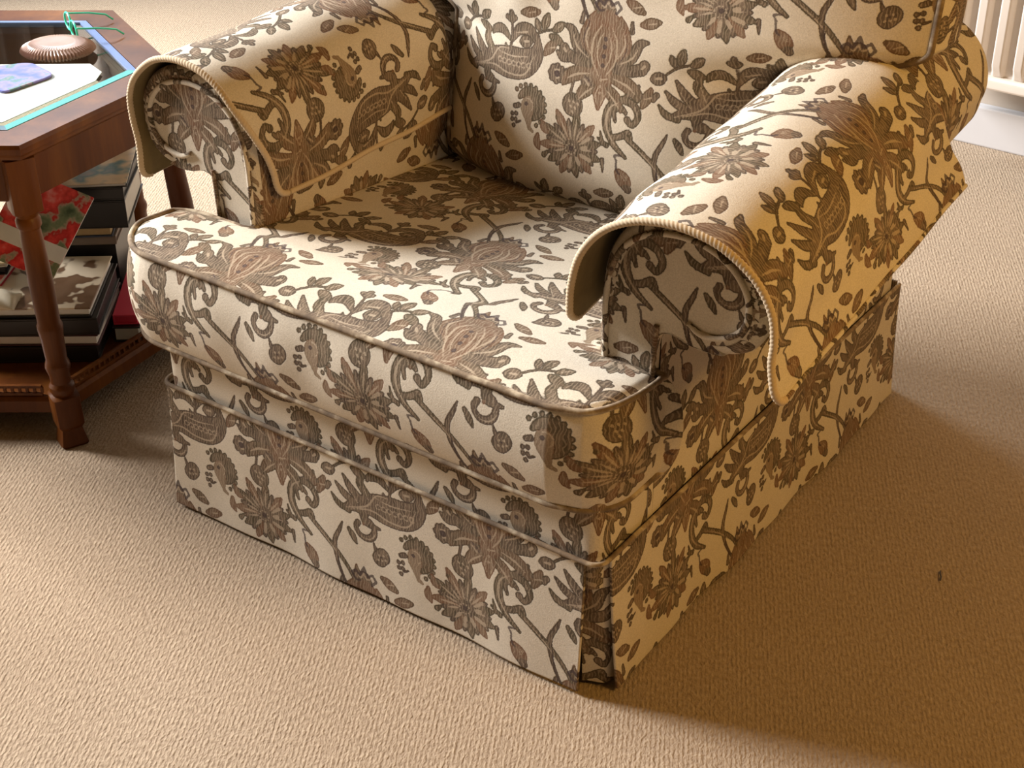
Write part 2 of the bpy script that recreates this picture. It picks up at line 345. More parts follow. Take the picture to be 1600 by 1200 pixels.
# ------------------------------------------------------------------ object helpers
def link(o, parent=None):
    COL.objects.link(o)
    if parent is not None: o.parent = parent
    return o
def mesh_from(name, verts, faces, mat, parent=None, uv=None, smooth=True):
    """verts (n,3); quads (k,4); placed in world metres whatever the parent's place"""
    verts = np.ascontiguousarray(verts, dtype=np.float32); faces = np.ascontiguousarray(faces, dtype=np.int32)
    me = bpy.data.meshes.new(name); me.vertices.add(len(verts)); me.vertices.foreach_set('co', verts.ravel())
    k = faces.shape[1]
    me.loops.add(faces.size); me.loops.foreach_set('vertex_index', faces.ravel())
    me.polygons.add(len(faces)); me.polygons.foreach_set('loop_start', np.arange(len(faces), dtype=np.int32)*k)
    me.update(calc_edges=True)
    if smooth: me.polygons.foreach_set('use_smooth', np.ones(len(faces), dtype=bool))
    if uv is not None:
        a = me.attributes.new('pat', 'FLOAT_COLOR', 'POINT'); a.data.foreach_set('color', sample(uv).reshape(-1))
        f3 = np.zeros((len(verts), 3), np.float32); f3[:, :2] = uv
        a = me.attributes.new('fab', 'FLOAT_VECTOR', 'POINT'); a.data.foreach_set('vector', f3.ravel())
    me.validate(); me.materials.append(mat)
    o = bpy.data.objects.new(name, me); link(o, parent)
    if parent is not None:
        p, off = parent, Vector((0, 0, 0))
        while p is not None: off += p.location; p = p.parent
        o.location = -off
    return o
def quads(m, n, wrap=False, flip=False):
    i, j = np.meshgrid(np.arange(m-1), np.arange(n if wrap else n-1), indexing='ij')
    j2 = (j+1) % n
    f = np.stack([i*n+j, i*n+j2, (i+1)*n+j2, (i+1)*n+j], -1).reshape(-1, 4)
    return f[:, ::-1] if flip else f
def sheet(name, P, uv, parent, mat=None, flip=False, solid=0, wrap=False):
    m, n = P.shape[:2]
    o = mesh_from(name, P.reshape(-1, 3), quads(m, n, wrap, flip), mat or FAB, parent, None if uv is None else uv.reshape(-1, 2))
    if solid:
        s = o.modifiers.new('thickness', 'SOLIDIFY'); s.thickness = solid; s.offset = -1
    return o
def join_sheets(name, parts, parent, mat=None):
    """several grids as one mesh: parts = [(P, uv, flip)]"""
    vs, fs, us, k = [], [], [], 0
    for P, uv, fl in parts:
        m, n = P.shape[:2]; vs.append(P.reshape(-1, 3)); us.append(uv.reshape(-1, 2)); fs.append(quads(m, n, False, fl)+k); k += m*n
    return mesh_from(name, np.vstack(vs), np.vstack(fs), mat or FAB, parent, np.vstack(us))
def resample(p, step=None, n=None):
    p = np.asarray(p, float); d = np.r_[0, np.cumsum(np.linalg.norm(np.diff(p, axis=0), axis=1))]
    n = n or max(2, int(d[-1]/step)+1); t = np.linspace(0, d[-1], n)
    return np.stack([np.interp(t, d, p[:, k]) for k in range(p.shape[1])], -1), t
def curve(p, step, k=10):
    return resample(catmull(p, k), step)
def frames(path):
    T = np.gradient(path, axis=0); T /= np.linalg.norm(T, axis=1)[:, None]+1e-12
    Nn = np.zeros_like(T); a = V([0, 0, 1.]) if abs(T[0, 2]) < .9 else V([1., 0, 0])
    n = a-T[0]*(a@T[0]); n /= np.linalg.norm(n)
    for i in range(len(T)):
        n = n-T[i]*(n@T[i]); n /= np.linalg.norm(n)+1e-12; Nn[i] = n
    return T, Nn, np.cross(T, Nn)
def tube(name, path, r, parent, mat=None, seg=10, uvo=(0, 0), twist=0, lobes=0, step=.004, closed=False):
    path, t = resample(path, step)
    T, A, B = frames(path); th = np.linspace(0, 2*PI, seg, endpoint=False)
    rr = np.full((len(path), seg), r)
    if lobes: rr = r*(1+.085*np.cos(lobes*(th[None]-twist*t[:, None])))
    P = path[:, None]+rr[..., None]*(A[:, None]*np.cos(th)[None, :, None]+B[:, None]*np.sin(th)[None, :, None])
    if not closed:
        c0 = path[0]+(P[0]-path[0])*.05; c1 = path[-1]+(P[-1]-path[-1])*.05
        P = np.concatenate([c0[None], P, c1[None]]); t = np.r_[t[0], t, t[-1]]
    uv = np.stack(np.broadcast_arrays(uvo[0]+t[:, None], uvo[1]+r*th[None]), -1)
    m = mat or FAB
    return sheet(name, P, uv if m is FAB else None, parent, m, wrap=True, flip=True)
def bm_obj(name, bm, mat, parent=None, smooth=False, bevel=0, segs=2):
    if bevel: bmesh.ops.bevel(bm, geom=bm.edges[:], offset=bevel, segments=segs, affect='EDGES', profile=.6)
    bmesh.ops.recalc_face_normals(bm, faces=bm.faces[:])
    me = bpy.data.meshes.new(name); bm.to_mesh(me); bm.free(); me.materials.append(mat)
    if smooth:
        for p in me.polygons: p.use_smooth = True
    return link(bpy.data.objects.new(name, me), parent)
def add_box(bm, c, s, rz=0.0):
    m = Matrix.Translation(c) @ Matrix.Rotation(rz, 4, 'Z') @ Matrix.Diagonal((*s, 1))
    return bmesh.ops.create_cube(bm, size=1, matrix=m)
def empty(name, loc, label, cat, group=None):
    o = bpy.data.objects.new(name, None); o.empty_display_size = .1; o.location = loc; link(o)
    return tag(o, label, cat, group)
def tag(o, label, cat, group=None):
    o['label'] = label; o['category'] = cat
    if group: o['group'] = group
    return o
def struct(o): o['kind'] = 'structure'; return o
def smoothstep(x, a, b):
    t = np.clip((x-a)/(b-a), 0, 1); return t*t*(3-2*t)

STEP = .0019
# ================================================================== ARMCHAIR
chair = empty('armchair', (0, .45, 0), 'cream and brown floral upholstered armchair standing on the tan carpet', 'armchair')
HW = .40; ZW = .226; DEP = .955
lin = lambda a, b, st=STEP: np.linspace(a, b, max(2, int(abs(b-a)/st)+1))
# --- seat base: the band above the skirt, front and sides
def wall_strip(pts, z0, z1, st=STEP):
    """vertical strip over a plan polyline; returns P, (arc, z)"""
    q, t = resample(pts, st); z = lin(z0, z1, st)
    P = np.stack(np.broadcast_arrays(q[None, :, 0], q[None, :, 1], z[:, None]), -1)
    return P, np.stack(np.broadcast_arrays(t[None], z[:, None]), -1)
def rounded_plan(x0, x1, y0, y1, r=.02):
    a = [(x0, y1), (x0, y0+r)]; a += [(x0+r-r*math.cos(t), y0+r-r*math.sin(t)) for t in np.linspace(0, PI/2, 6)]
    a += [(x1-r+r*math.sin(t), y0+r-r*math.cos(t)) for t in np.linspace(0, PI/2, 6)]; a += [(x1, y1)]
    return a
P, t = wall_strip(rounded_plan(-HW, HW, 0, .14), ZW-.05, .335)
sb = sheet('seat_base', P, np.stack([P[..., 0]-.2+.06+P[..., 1], P[..., 2]-.065+.13], -1), chair)
Pt = np.stack(np.broadcast_arrays(lin(-HW, HW, .02)[None], lin(0.02, .9, .02)[:, None], .335), -1)
# --- skirts
def skirt(name, a, b, out, uv0, wav=0.0):
    a, b = V(a), V(b); d = (b-a)/np.linalg.norm(b-a); ln = np.linalg.norm(b-a); out = V(out)
    s = lin(0, ln); z = lin(.007, ZW)
    S, Z = np.meshgrid(s, z); f = 1-(Z-.007)/(ZW-.007)
    off = .007+.013*f**1.5+wav*f*np.sin(S*19+.7)+wav*.6*f*np.sin(S*37+2)
    P = np.stack([a[0]+d[0]*S+out[0]*off, a[1]+d[1]*S+out[1]*off, Z+.0*S], -1)
    uv = np.stack([uv0[0]+S, Z+uv0[1]], -1)
    return sheet(name, P, uv, chair, solid=.004)
skirt('skirt', (-.395, 0), (.384, 0), (0, -1), (-.395-.19, -.058), .0022)
skirt('skirt', (HW+.004, .018), (HW+.004, DEP), (1, 0), (.23, -.08), .0030)
skirt('skirt', (-HW-.004, DEP), (-HW-.004, .004), (-1, 0), (.1, -.08), .003)
skirt('skirt', (HW, DEP+.004), (-HW, DEP+.004), (0, 1), (.0, -.08), .003)
q = curve([(.372, .004, 0), (.383, .010, 0), (.398, .016, 0), (.404, .026, 0), (.402, .05, 0)], STEP)[0]
P, t = wall_strip(q[:, :2], .007, ZW-.004); P[..., 0] += .006*(1-(P[..., 2]/ZW)); sheet('pleat_insert', P, t+V([.07, .02]), chair)
# --- welt piping above the skirts
wp = [(x, y, ZW) for x, y in [(-HW-.01, DEP), (-HW-.01, .2)]]+[(*p, ZW) for p in rounded_plan(-HW-.008, HW+.008, -.008, .3, .02)[1:-1]]+[(HW+.008, .3, ZW), (HW+.008, DEP, ZW)]
tube('welt', V(wp), .0036, chair, PIPE, uvo=(.02, .1))
rp_ = [(HW+.001, .86), (HW+.001, DEP-.02), (HW-.02, DEP), (-HW+.02, DEP), (-HW-.001, DEP-.02), (-HW-.001, .86)]
P, t = wall_strip(rp_, ZW-.03, .50, .004)
flange = P[-1:].copy(); flange[..., 0] *= .82; flange[..., 1] = np.minimum(flange[..., 1], .90)
P = np.concatenate([P, flange]); t = np.concatenate([t, t[-1:]+V([0, .08])])
sheet('back_panel', P, t+V([.05, .02]), chair)
# --- castors
for x, y in ((.315, .012), (-.34, .06), (.34, .88), (-.34, .88)):
    bm = bmesh.new()
    bmesh.ops.create_cone(bm, cap_ends=True, segments=20, radius1=.022, radius2=.026, depth=.035, matrix=Matrix.Translation((x, y, .0175)))
    bm_obj('foot', bm, WOOD, chair, bevel=.003).location = (0, -.45, 0)
# --- arms
ARM = [(.402, ZW), (.4015, .30), (.401, .40), (.401, .48), (.405, .513), (.425, .522), (.455, .515), (.495, .516), (.53, .530), (.551, .560), (.556, .592),
       (.545, .628), (.518, .660), (.478, .680), (.435, .686), (.392, .678), (.352, .655), (.326, .615), (.315, .565), (.313, .48), (.314, .40), (.315, .34)]
def arm_shift(y, side, y0):
    t = np.clip((y-y0)/.65, -.2, 1.2)
    rise = (.038 if side > 0 else .022)*t
    inw = -(.034 if side > 0 else .020)*t
    return inw, rise
def lift(z): return np.clip((z-.42)/.14, 0, 1)
def arm(side):
    y0 = .122 if side > 0 else .146
    pr, s = curve(ARM, STEP); ys = lin(y0+.012, .90, .0024)
    Y, X = np.meshgrid(ys, pr[:, 0]); Z = np.broadcast_to(pr[:, 1][:, None], X.shape).copy()
    inw, rise = arm_shift(Y, side, y0)
    bulge = .010*smoothstep(Y, .66, .80)                     # the roll swells where it meets the back
    cx, cz = .45, .60
    w = lift(Z)
    X2 = X+w*(inw+bulge*.55*np.clip((X-cx)/.1, -1, 1)); Z2 = Z+w*(rise+bulge*.8*np.clip((Z-.54)/.1, 0, 1))
    P = np.stack([side*X2, Y, Z2], -1)
    uv = np.stack([side*Y+.11, np.broadcast_to(s[:, None], X.shape)+.04], -1)
    parts = [(P, uv, side > 0)]
    # front: rolled edge, then the flat facing
    k0 = int(np.argmin(np.abs(s-.0)));  c = V([.392, .575])
    outl = pr
    rings = [(1.0, .012), (.985, .0062), (.965, .0025), (.94, .0008), (.915, .0), (.885, .0)]
    n = len(outl); R = []
    pleat = .0016*np.abs(np.sin(s*PI/.017))*(outl[:, 1] > .54)
    def ring(f, dy):
        off = outl-c; l = np.linalg.norm(off, axis=1)[:, None]
        wq = np.where((outl[:, 1] < .532) & (outl[:, 0] > .39) & (outl[:, 0] < .50), .12, 1.0)[:, None]
        q = c+off/l*np.maximum(l-(1-f)*.20*wq, .002)
        q[:, 1] = np.where(outl[:, 1] < .42, outl[:, 1], q[:, 1])
        return np.stack([side*q[:, 0], y0+dy+pleat*(.2 < (1-f)/.115)*((1-f) < .1), q[:, 1]], -1)
    R = [ring(f, dy) for f, dy in rings]
    R = V(R)
    ring_in = ring(.925, 0)[:, [0, 2]]
    nb = len(rings)
    band = (R[:nb], np.stack(np.broadcast_arrays(s[None]+.2, V([0, .012, .018, .023, .028, .034])[:, None]), -1), side < 0)
    a = join_sheets('arm', parts+[band], chair)
    xs = np.arange(ring_in[:, 0].min()-.002, ring_in[:, 0].max()+.002, STEP); zs = np.arange(ring_in[:, 1].min(), ring_in[:, 1].max()+.002, STEP)
    GX, GZ = np.meshgrid(xs, zs); mx, mz = (GX[1:, 1:]+GX[:-1, :-1])/2, (GZ[1:, 1:]+GZ[:-1, :-1])/2
    ins = np.zeros(mx.shape, bool)
    for (xa, za), (xb, zb) in zip(ring_in, np.roll(ring_in, -1, 0)):
        if za == zb: continue
        ins ^= ((za > mz) != (zb > mz)) & (mx < (xb-xa)*(mz-za)/(zb-za)+xa)
    fq = quads(*GX.shape)[ins.ravel()][:, ::-1]
    used, inv = np.unique(fq, return_inverse=True)
    vv = np.stack([GX, np.full_like(GX, y0+.0006), GZ], -1).reshape(-1, 3)[used]
    uvp = np.stack([vv[:, 0]+.05*side+(.045 if side > 0 else .13), vv[:, 2]-.565+(.02 if side > 0 else .08)], -1)
    fp = mesh_from('front_panel', vv, inv.reshape(-1, 4), FAB, chair, uvp)
    bm = bmesh.new(); bm.faces.new([bm.verts.new((side*x_, y0+.0125, z_)) for x_, z_ in outl[::4]]); bmesh.ops.triangulate(bm, faces=bm.faces[:])
    bk = bm_obj('end_board', bm, SHADED_LINING, chair); bk.location = (0, -.45, 0)
    # piping following the facing, curling into the scroll
    loop = [(.329, .40), (.326, .48), (.327, .56), (.338, .607), (.360, .638), (.395, .658), (.435, .664), (.475, .657), (.508, .636), (.527, .603), (.524, .568), (.502, .546), (.470, .538), (.445, .548)]
    q, _ = curve(loop, .003); tube('piping', np.stack([side*q[:, 0], np.full(len(q), y0-.001), q[:, 1]], -1), .0042, fp, uvo=(.1, .03))
    q = V([(side*.398, y0-.001, .39), (side*.3985, y0-.001, .45), (side*.400, y0-.001, .50), (side*.402, y0-.001, .531)])
    tube('piping', q, .0038, fp, uvo=(.3, .1))
    return a
arm(1); arm(-1)
# --- loose arm covers
COV = [(.596, .492), (.588, .520), (.581, .555), (.580, .590), (.572, .628), (.548, .664), (.508, .692), (.465, .704), (.425, .705), (.382, .696), (.343, .672), (.315, .632), (.303, .585), (.300, .54), (.299, .498)]
def cover(side):
    y0 = .122 if side > 0 else .146
    pr, s = curve(COV, STEP); n = len(s); tt = s/s[-1]
    front = np.full(n, y0-(.047 if side > 0 else .018)); back = np.full(n, .66 if side > 0 else .60)
    if side > 0:
        front += .006*np.sin(tt*PI*2); back += .02*smoothstep(tt, .35, 0); hem = 0
    else:
        front += .046*smoothstep(tt, .70, .97)
        pr[:, 1] += np.where(tt < .2, -.008*smoothstep(tt, .2, 0), 0)
        pr[:, 0] += -.022*smoothstep(tt, .6, .3)-.022*smoothstep(tt, .3, 0)
    if side > 0: pr[:, 1] += .016*smoothstep(tt, .88, 1.0)
    # rounded lower corners
    for e in (0, 1):
        d = (s if e == 0 else s[-1]-s); r = .03
        k = d < r; front[k] += (r-np.sqrt(np.maximum(r*r-(r-d[k])**2, 0)))*.8
    g = lin(0, 1, STEP/.55); Y = front[:, None]+(back-front)[:, None]*g[None]
    X = np.broadcast_to(pr[:, 0][:, None], Y.shape); Z = np.broadcast_to(pr[:, 1][:, None], Y.shape)
    inw, rise = arm_shift(Y, side, y0)
    w = lift(Z)
    hemw = smoothstep(Z, .50, .62)
    X2 = X+inw*(.4+.6*hemw)+.0016*np.sin(Y*40+X*30)*hemw; Z2 = Z+rise*(.55+.45*hemw)+(.012+.040*np.clip((Y-.1)/.55, 0, 1.2))*(1-hemw)*(side > 0)+.0018*np.sin(Y*31+2)
    P = np.stack([side*X2, Y, Z2], -1)
    o = ((-.425, -.055) if side > 0 else (.105, -.155))
    uv = np.stack([side*Y+o[0], np.broadcast_to(s[:, None], Y.shape)+o[1]], -1)
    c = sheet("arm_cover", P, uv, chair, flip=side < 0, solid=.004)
    c.data.materials.append(SHADED_LINING); c.modifiers[0].material_offset = 1
    ed = np.concatenate([P[0, ::-1], P[:, 0], P[-1, :]])
    k = len(g)
    tube('rope_trim', P[:, 0], .0050, c, CORD, 12, twist=560, lobes=2, step=.0011)
    tube('hem_cord', P[-1, 2:], .0045, c, CORD, 10, twist=560, lobes=2, step=.0014)
    tube('hem_cord', P[0, 2:], .0035, c, CORD if side < 0 else FAB, 8, uvo=(.02, .03))
    return c
cover(1); cover(-1)
# --- seat cushion (T shaped)
CW, CY, CT, CB, YT = .440, -.014, .458, .303, .128
CX = -.030
def ctop(x, y):
    z = CT-.052*np.clip((y-.05)/.5, 0, 1.2)
    e = np.clip(1-np.abs(x)/.47, 0, 1)
    z = z+.016*(1-np.exp(-e*9))*smoothstep(y, CY-.002, CY+.07)
    z = z+.004*np.sin(x*9+1)*smoothstep(y, .0, .1)*(1-smoothstep(np.abs(x), .35, .46))
    return z
r = .078
rows = np.r_[np.linspace(CY, CY+r, 40)[:-1], lin(CY+r, YT-.012), lin(YT-.012, YT+.012, .0012)[1:], lin(YT+.012, .64)[1:]]
def halfw(y):
    w = np.where(y < CY+r, CW-r+np.sqrt(np.maximum(r*r-(CY+r-np.minimum(y, CY+r))**2, 0)), CW)
    return w-(CW-.318)*smoothstep(y, YT-.012, YT+.012)
hw = halfw(rows); sgrid = np.linspace(-1, 1, 480)
X = hw[:, None]*sgrid[None]; Y = np.broadcast_to(rows[:, None], X.shape); Z = ctop(X, Y)
edge = smoothstep(np.abs(sgrid)[None]*np.ones_like(X), .965, 1.0); Z = Z-.004*edge
Ptop = np.stack([X, Y, Z], -1)
uvt = np.stack([X+.014, (Y-.125)*1.06], -1)
# boxing round the front lobe
pl = [(-.318, .64), (-.318, YT), (-.36, YT), (-CW+.01, YT), (-CW, YT-.012)]+[(-CW, y) for y in np.linspace(YT-.02, CY+r, 5)]
pl += [(-CW+r-r*math.cos(a), CY+r-r*math.sin(a)) for a in np.linspace(0, PI/2, 12)[1:]]
pl += [(x, CY) for x in np.linspace(-CW+r, CW-r, 12)[1:]]
pl += [(-a, b) for a, b in pl[:17][::-1] if True]
pl = V(pl); keep = np.r_[True, np.linalg.norm(np.diff(pl, axis=0), axis=1) > 1e-5]; pl = pl[keep]
bq, bt = resample(pl, STEP)
nrm = np.gradient(bq, axis=0); nrm = np.stack([nrm[:, 1], -nrm[:, 0]], -1); nrm /= np.linalg.norm(nrm, axis=1)[:, None]+1e-9
if nrm[len(nrm)//2, 1] > 0: nrm = -nrm
k = np.ones(15)/15
nrm = np.stack([np.convolve(np.pad(nrm[:, i], 7, 'edge'), k, 'valid') for i in (0, 1)], -1)
zz = np.linspace(0, 1, 86)
ztop = ctop(bq[:, 0], bq[:, 1])-.004
bul = .017*np.sin(zz*PI)**.7
wr = .0016*np.sin(bq[:, 0]*46)*np.exp(-((bq[:, 0]+.1)/.2)**2)
B = np.stack([bq[None, :, 0]+nrm[None, :, 0]*(bul[:, None]+wr[None]*np.sin(zz*PI)[:, None]), bq[None, :, 1]+nrm[None, :, 1]*(bul[:, None]+wr[None]*np.sin(zz*PI)[:, None]),
              CB+(ztop-CB)[None]*zz[:, None]], -1)
mid = bt[np.argmin(np.abs(bq[:, 0])+np.where(bq[:, 1] < .01, 0, 9))]
uvb = np.stack(np.broadcast_arrays((bt-mid)[None]-.063+.0, B[..., 2]-.362), -1)
Zb = np.full_like(X[::6, ::6], CB); Pb = np.stack([X[::6, ::6], Y[::6, ::6], Zb], -1)
for a_ in (Ptop, B, Pb): a_[..., 0] += CX*smoothstep(a_[..., 1], YT+.012, YT-.012)
cush = join_sheets('seat_cushion', [(Ptop, uvt, False), (B, uvb, False), (Pb, Pb[..., :2], True)], chair)
bq = bq+np.stack([CX*smoothstep(bq[:, 1], YT+.012, YT-.012), 0*bt], -1)
tube('piping', np.column_stack([bq+nrm*.003, ztop+.001])[::3], .0043, cush, PIPE, uvo=(.0, .05))
tube('piping', np.column_stack([bq+nrm*.003, np.full(len(bq), CB+.001)])[::3], .0043, cush, PIPE, uvo=(.1, .08))
# --- back cushion
def bw(z): return .302+.212*smoothstep(z, .665, .755)-.05*smoothstep(z, .445, .405)
zc = lin(.402, 1.0); ss = np.linspace(-1, 1, 430)
S, Zc = np.meshgrid(ss, zc); W = bw(Zc); Xc = S*W
ybase = .615+.17*(Zc-.4)
tb = np.clip((Zc-.402)/.1, 0, 1)
puff = .075*(1-np.abs(S)**3.2)*np.sqrt(np.maximum(1-(1-tb)**2, 0))+.02*np.sqrt(np.maximum(1-(1-tb)**2, 0))
fold = .007*np.sin(Xc*52+Zc*3)*np.exp(-((Xc+.17)/.12)**2)*smoothstep(Zc, .68, .80)+.004*np.sin(Xc*30)*smoothstep(Zc, .72, .85)*np.exp(-((Xc-.05)/.15)**2)
Yc = ybase-puff-fold
Pf = np.stack([Xc, Yc, Zc], -1)
uvc = np.stack([Xc+.005, (Zc-.525)*1.03], -1)
per = np.concatenate([Pf[::-1, 0], Pf[0, 1:], Pf[1:, -1]]); per, pt = resample(per, STEP)
dd = lin(0, .11, STEP)
dirn = V([0, .985, -.05])
Bx = per[None]+dirn[None, None]*dd[:, None, None]
ctr = V([0, .8, .75]); rad = per-ctr; rad[:, 1] = 0; rad /= np.linalg.norm(rad, axis=1)[:, None]
Bx = Bx+rad[None]*(.006*np.sin(np.clip(dd/.11, 0, 1)*PI))[:, None, None]
uvx = np.stack(np.broadcast_arrays(pt[None]+.1, dd[:, None]+.05), -1)
Rr = Pf[::8, ::8].copy(); Rr[..., 1] = ybase[::8, ::8]+.11
bc = join_sheets('back_cushion', [(Pf, uvc, False), (Bx, uvx, True), (Rr, Rr[..., [0, 2]], True)], chair)
tube('piping', per[::3], .005, bc, PIPE, uvo=(.1, .02))
# --- back frame behind the cushion
bm = bmesh.new(); add_box(bm, (0, 0, .33), (.80, .13, .66))
bf = bm_obj('back_frame', bm, FAB, chair, True, .035, 4); 
def pattern_on(o, fu, fv):
    me = o.data; co = np.empty(len(me.vertices)*3, np.float32); me.vertices.foreach_get('co', co); co = co.reshape(-1, 3)
    a = me.attributes.new('pat', 'FLOAT_COLOR', 'POINT'); a.data.foreach_set('color', sample(np.stack([fu(co), fv(co)], -1)).reshape(-1))
m = bf.modifiers.new('sub', 'SUBSURF'); 
bf.modifiers.remove(m)
pattern_on(bf, lambda c: c[:, 0], lambda c: c[:, 2])
bf.location = (0, .87-.45, .34); bf.rotation_euler = (math.radians(-9), 0, 0)
# deck that carries the cushion
bm = bmesh.new(); add_box(bm, (0, -.0, .17), (.78, .88, .25)); dk = bm_obj('deck', bm, SHADED_LINING, chair, bevel=.01); dk.location = (0, .035, 0)

# ================================================================== COFFEE TABLE
TC = V([-1.025, .168]); TR = .38; A0 = math.radians(-25)
def hexpts(r): return [(r*math.cos(A0+k*PI/3), r*math.sin(A0+k*PI/3)) for k in range(6)]
table = empty('coffee_table', (TC[0], TC[1], 0), 'dark mahogany six-sided coffee table with a glass top beside the armchair', 'table')
def loft(name, rings, mat, parent, closed=True, smooth=False):
    """rings: list of (hexagon circumradius, z); lofted, first ring joined to the last when closed"""
    bm = bmesh.new(); vs = [[bm.verts.new((x, y, z)) for x, y in hexpts(r)] for r, z in rings]
    k = len(vs)
    for i in range(k if closed else k-1):
        for j in range(6):
            a, b = vs[i], vs[(i+1) % k]; bm.faces.new((a[j], a[(j+1) % 6], b[(j+1) % 6], b[j]))
    return bm_obj(name, bm, mat, parent, smooth)
ZT = .55
loft('top_frame', [(TR, ZT-.006), (TR-.004, ZT), (.306, ZT), (.306, ZT-.009), (.288, ZT-.009), (.288, ZT-.03), (.360, ZT-.034), (.366, ZT-.028), (.372, ZT-.026), (.374, ZT-.021), (.378, ZT-.016)], WOOD, table)
gp = loft('glass_pane', [(.304, ZT-.001), (.304, ZT-.007), (.05, ZT-.007), (.05, ZT-.001)], GLASS, table)
bm = bmesh.new()
for z in (ZT-.001, ZT-.007): bm.faces.new([bm.verts.new((x, y, z)) for x, y in hexpts(.288)])
gp.data.clear_geometry(); bm.to_mesh(gp.data); bm.free()
def bevel_side(k, mat):
    bm = bmesh.new(); a, b = hexpts(.304), hexpts(.288); j = (k+1) % 6
    z0, z1, z2 = ZT+.0005, ZT+.002, ZT-.007
    v = [bm.verts.new((*p, z)) for p, z in ((a[k], z0), (a[j], z0), (b[j], z1), (b[k], z1), (a[k], z2), (a[j], z2), (b[j], z2), (b[k], z2))]
    for f in ((0, 1, 2, 3), (7, 6, 5, 4), (0, 4, 5, 1), (3, 2, 6, 7), (0, 3, 7, 4), (1, 5, 6, 2)): bm.faces.new([v[i] for i in f])
    bm_obj('glass_edge', bm, mat, gp)
for k, m_ in enumerate((EDGE, EDGE_SKY, EDGE_SKY, EDGED, EDGED, EDGED)): bevel_side(k, m_)
loft('apron', [(.352, ZT-.032), (.352, ZT-.105), (.334, ZT-.105), (.334, ZT-.032)], WOOD, table)
def leg_bm(ang):
    bm = bmesh.new(); d = V([math.cos(ang), math.sin(ang)])
    prof = [(.0, .023, 8), (.012, .0255, 8), (.045, .0195, 8), (.052, .021, 0)]
    top, bot = .338, .378
    Zs = [(0, .0225, 4), (.004, .0245, 4), (.032, .0185, 4), (.040, .0235, 4), (.092, .0235, 4), (.094, .019, 0), (.102, .0215, 0), (.110, .0215, 0), (.116, .017, 0), (.13, .0175, 0), (.145, .0215, 0), (.152, .0205, 0), (.158, .0178, 0),
          (.20, .0195, 0), (.215, .0215, 0), (.222, .0215, 0), (.228, .019, 0), (.30, .0205, 0), (.37, .0185, 0), (.395, .017, 0), (.400, .0205, 0), (.410, .0205, 0), (.416, .0175, 0), (.424, .0225, 0), (.428, .025, 4), (.52, .025, 4)]
    prev = None
    for z, r, sq in Zs:
        rr = bot+(top-bot)*min(z/.45, 1); ring = []
        for k in range(24):
            a = 2*PI*k/24
            if sq:
                q = ((a+PI/4) % (PI/2))-PI/4; rad = min(r/math.cos(q), r*1.30)
            else: rad = r
            ring.append(bm.verts.new((d[0]*rr+rad*math.cos(a+ang), d[1]*rr+rad*math.sin(a+ang), z)))
        if prev:
            for k in range(24): bm.faces.new((prev[k], prev[(k+1) % 24], ring[(k+1) % 24], ring[k]))
        else: bm.faces.new(ring[::-1])
        prev = ring
    bm.faces.new(prev); return bm
for k in range(6):
    o = bm_obj('leg', leg_bm(A0+k*PI/3), WOOD, table, True)
    try: o.data.set_sharp_from_angle(angle=math.radians(35))
    except Exception: pass
ZS = .075
sh = loft('shelf', [(.352, ZS-.032), (.358, ZS-.028), (.358, ZS-.006), (.352, ZS), (.02, ZS), (.02, ZS-.032)], WOOD, table)
def rail(k):
    bm = bmesh.new(); p = hexpts(.345); a, b = V(p[k]), V(p[(k+1) % 6]); a, b = a+(b-a)*.09, b-(b-a)*.09
    ln = np.linalg.norm(b-a); ang = math.atan2(*(b-a)[::-1]); n = 22
    for zz_, h in ((ZS+.003, .006), (ZS+.018, .005)): add_box(bm, (*((a+b)/2), zz_), (ln, .007, h), ang)
    for i in range(n+1):
        c = a+(b-a)*i/n; add_box(bm, (*c, ZS+.011), (.0045, .0045, .012), ang)
    bm_obj('gallery_rail', bm, WOOD, sh)
for k in range(6): rail(k)

# ---------------------------------------------------------------- things on and under the glass
E1, E2 = V([.8, .6]), V([-.6, .8]); V0 = V([-.6893, -.0044])
def at(a, b): p = V0+E1*a+E2*b; return (p[0], p[1])
BASE = math.atan2(.6, .8)
def art(name, kind):
    m, nt, b = new_mat(name); g = N(nt); oc = g.coord(); b.inputs['Roughness'].default_value = .3
    if kind == 'flowers':
        n = g.noise(17, 4, .55, oc)
        c = g.ramp(n, [(.34, (.05, .08, .04)), (.44, (.20, .24, .13)), (.475, (.45, .30, .22)), (.50, (.50, .02, .02)), (.58, (.80, .07, .06)), (.66, (.85, .28, .26)), (.74, (.80, .65, .58))])
    elif kind == 'map':
        n = g.noise(45, 5, .65, oc); c = g.ramp(n, [(.35, (.45, .33, .15)), (.5, (.66, .56, .34)), (.58, (.30, .22, .10)), (.7, (.62, .52, .30))])
    elif kind == 'figures':
        n = g.noise(20, 2, .5, oc); c = g.ramp(n, [(.50, (.70, .60, .45)), (.53, (.68, .58, .43)), (.56, (.16, .09, .05)), (.7, (.2, .12, .07))])
    elif kind == 'landscape':
        n = g.noise(11, 3, .55, oc); c = g.ramp(n, [(.3, (.18, .17, .24)), (.42, (.50, .38, .24)), (.52, (.60, .45, .28)), (.6, (.10, .20, .22)), (.7, (.40, .30, .28))])
    elif kind == 'blue':
        n = g.noise(24, 3, .6, oc); c = g.ramp(n, [(.3, (.03, .10, .30)), (.45, (.12, .14, .42)), (.56, (.24, .20, .50)), (.63, (.07, .18, .15)), (.7, (.32, .22, .28)), (.8, (.4, .33, .1))])
    g.lk(c, b.inputs['Base Color']); return m
BLACK = plain('black_cover', (.014, .012, .012), .35, .4, .3, 30)
NAVY = plain('navy_cover', (.03, .045, .085), .4, .4, .2, 30)
PLUM = plain('plum_cover', (.06, .02, .025), .4, .4, .2, 30)
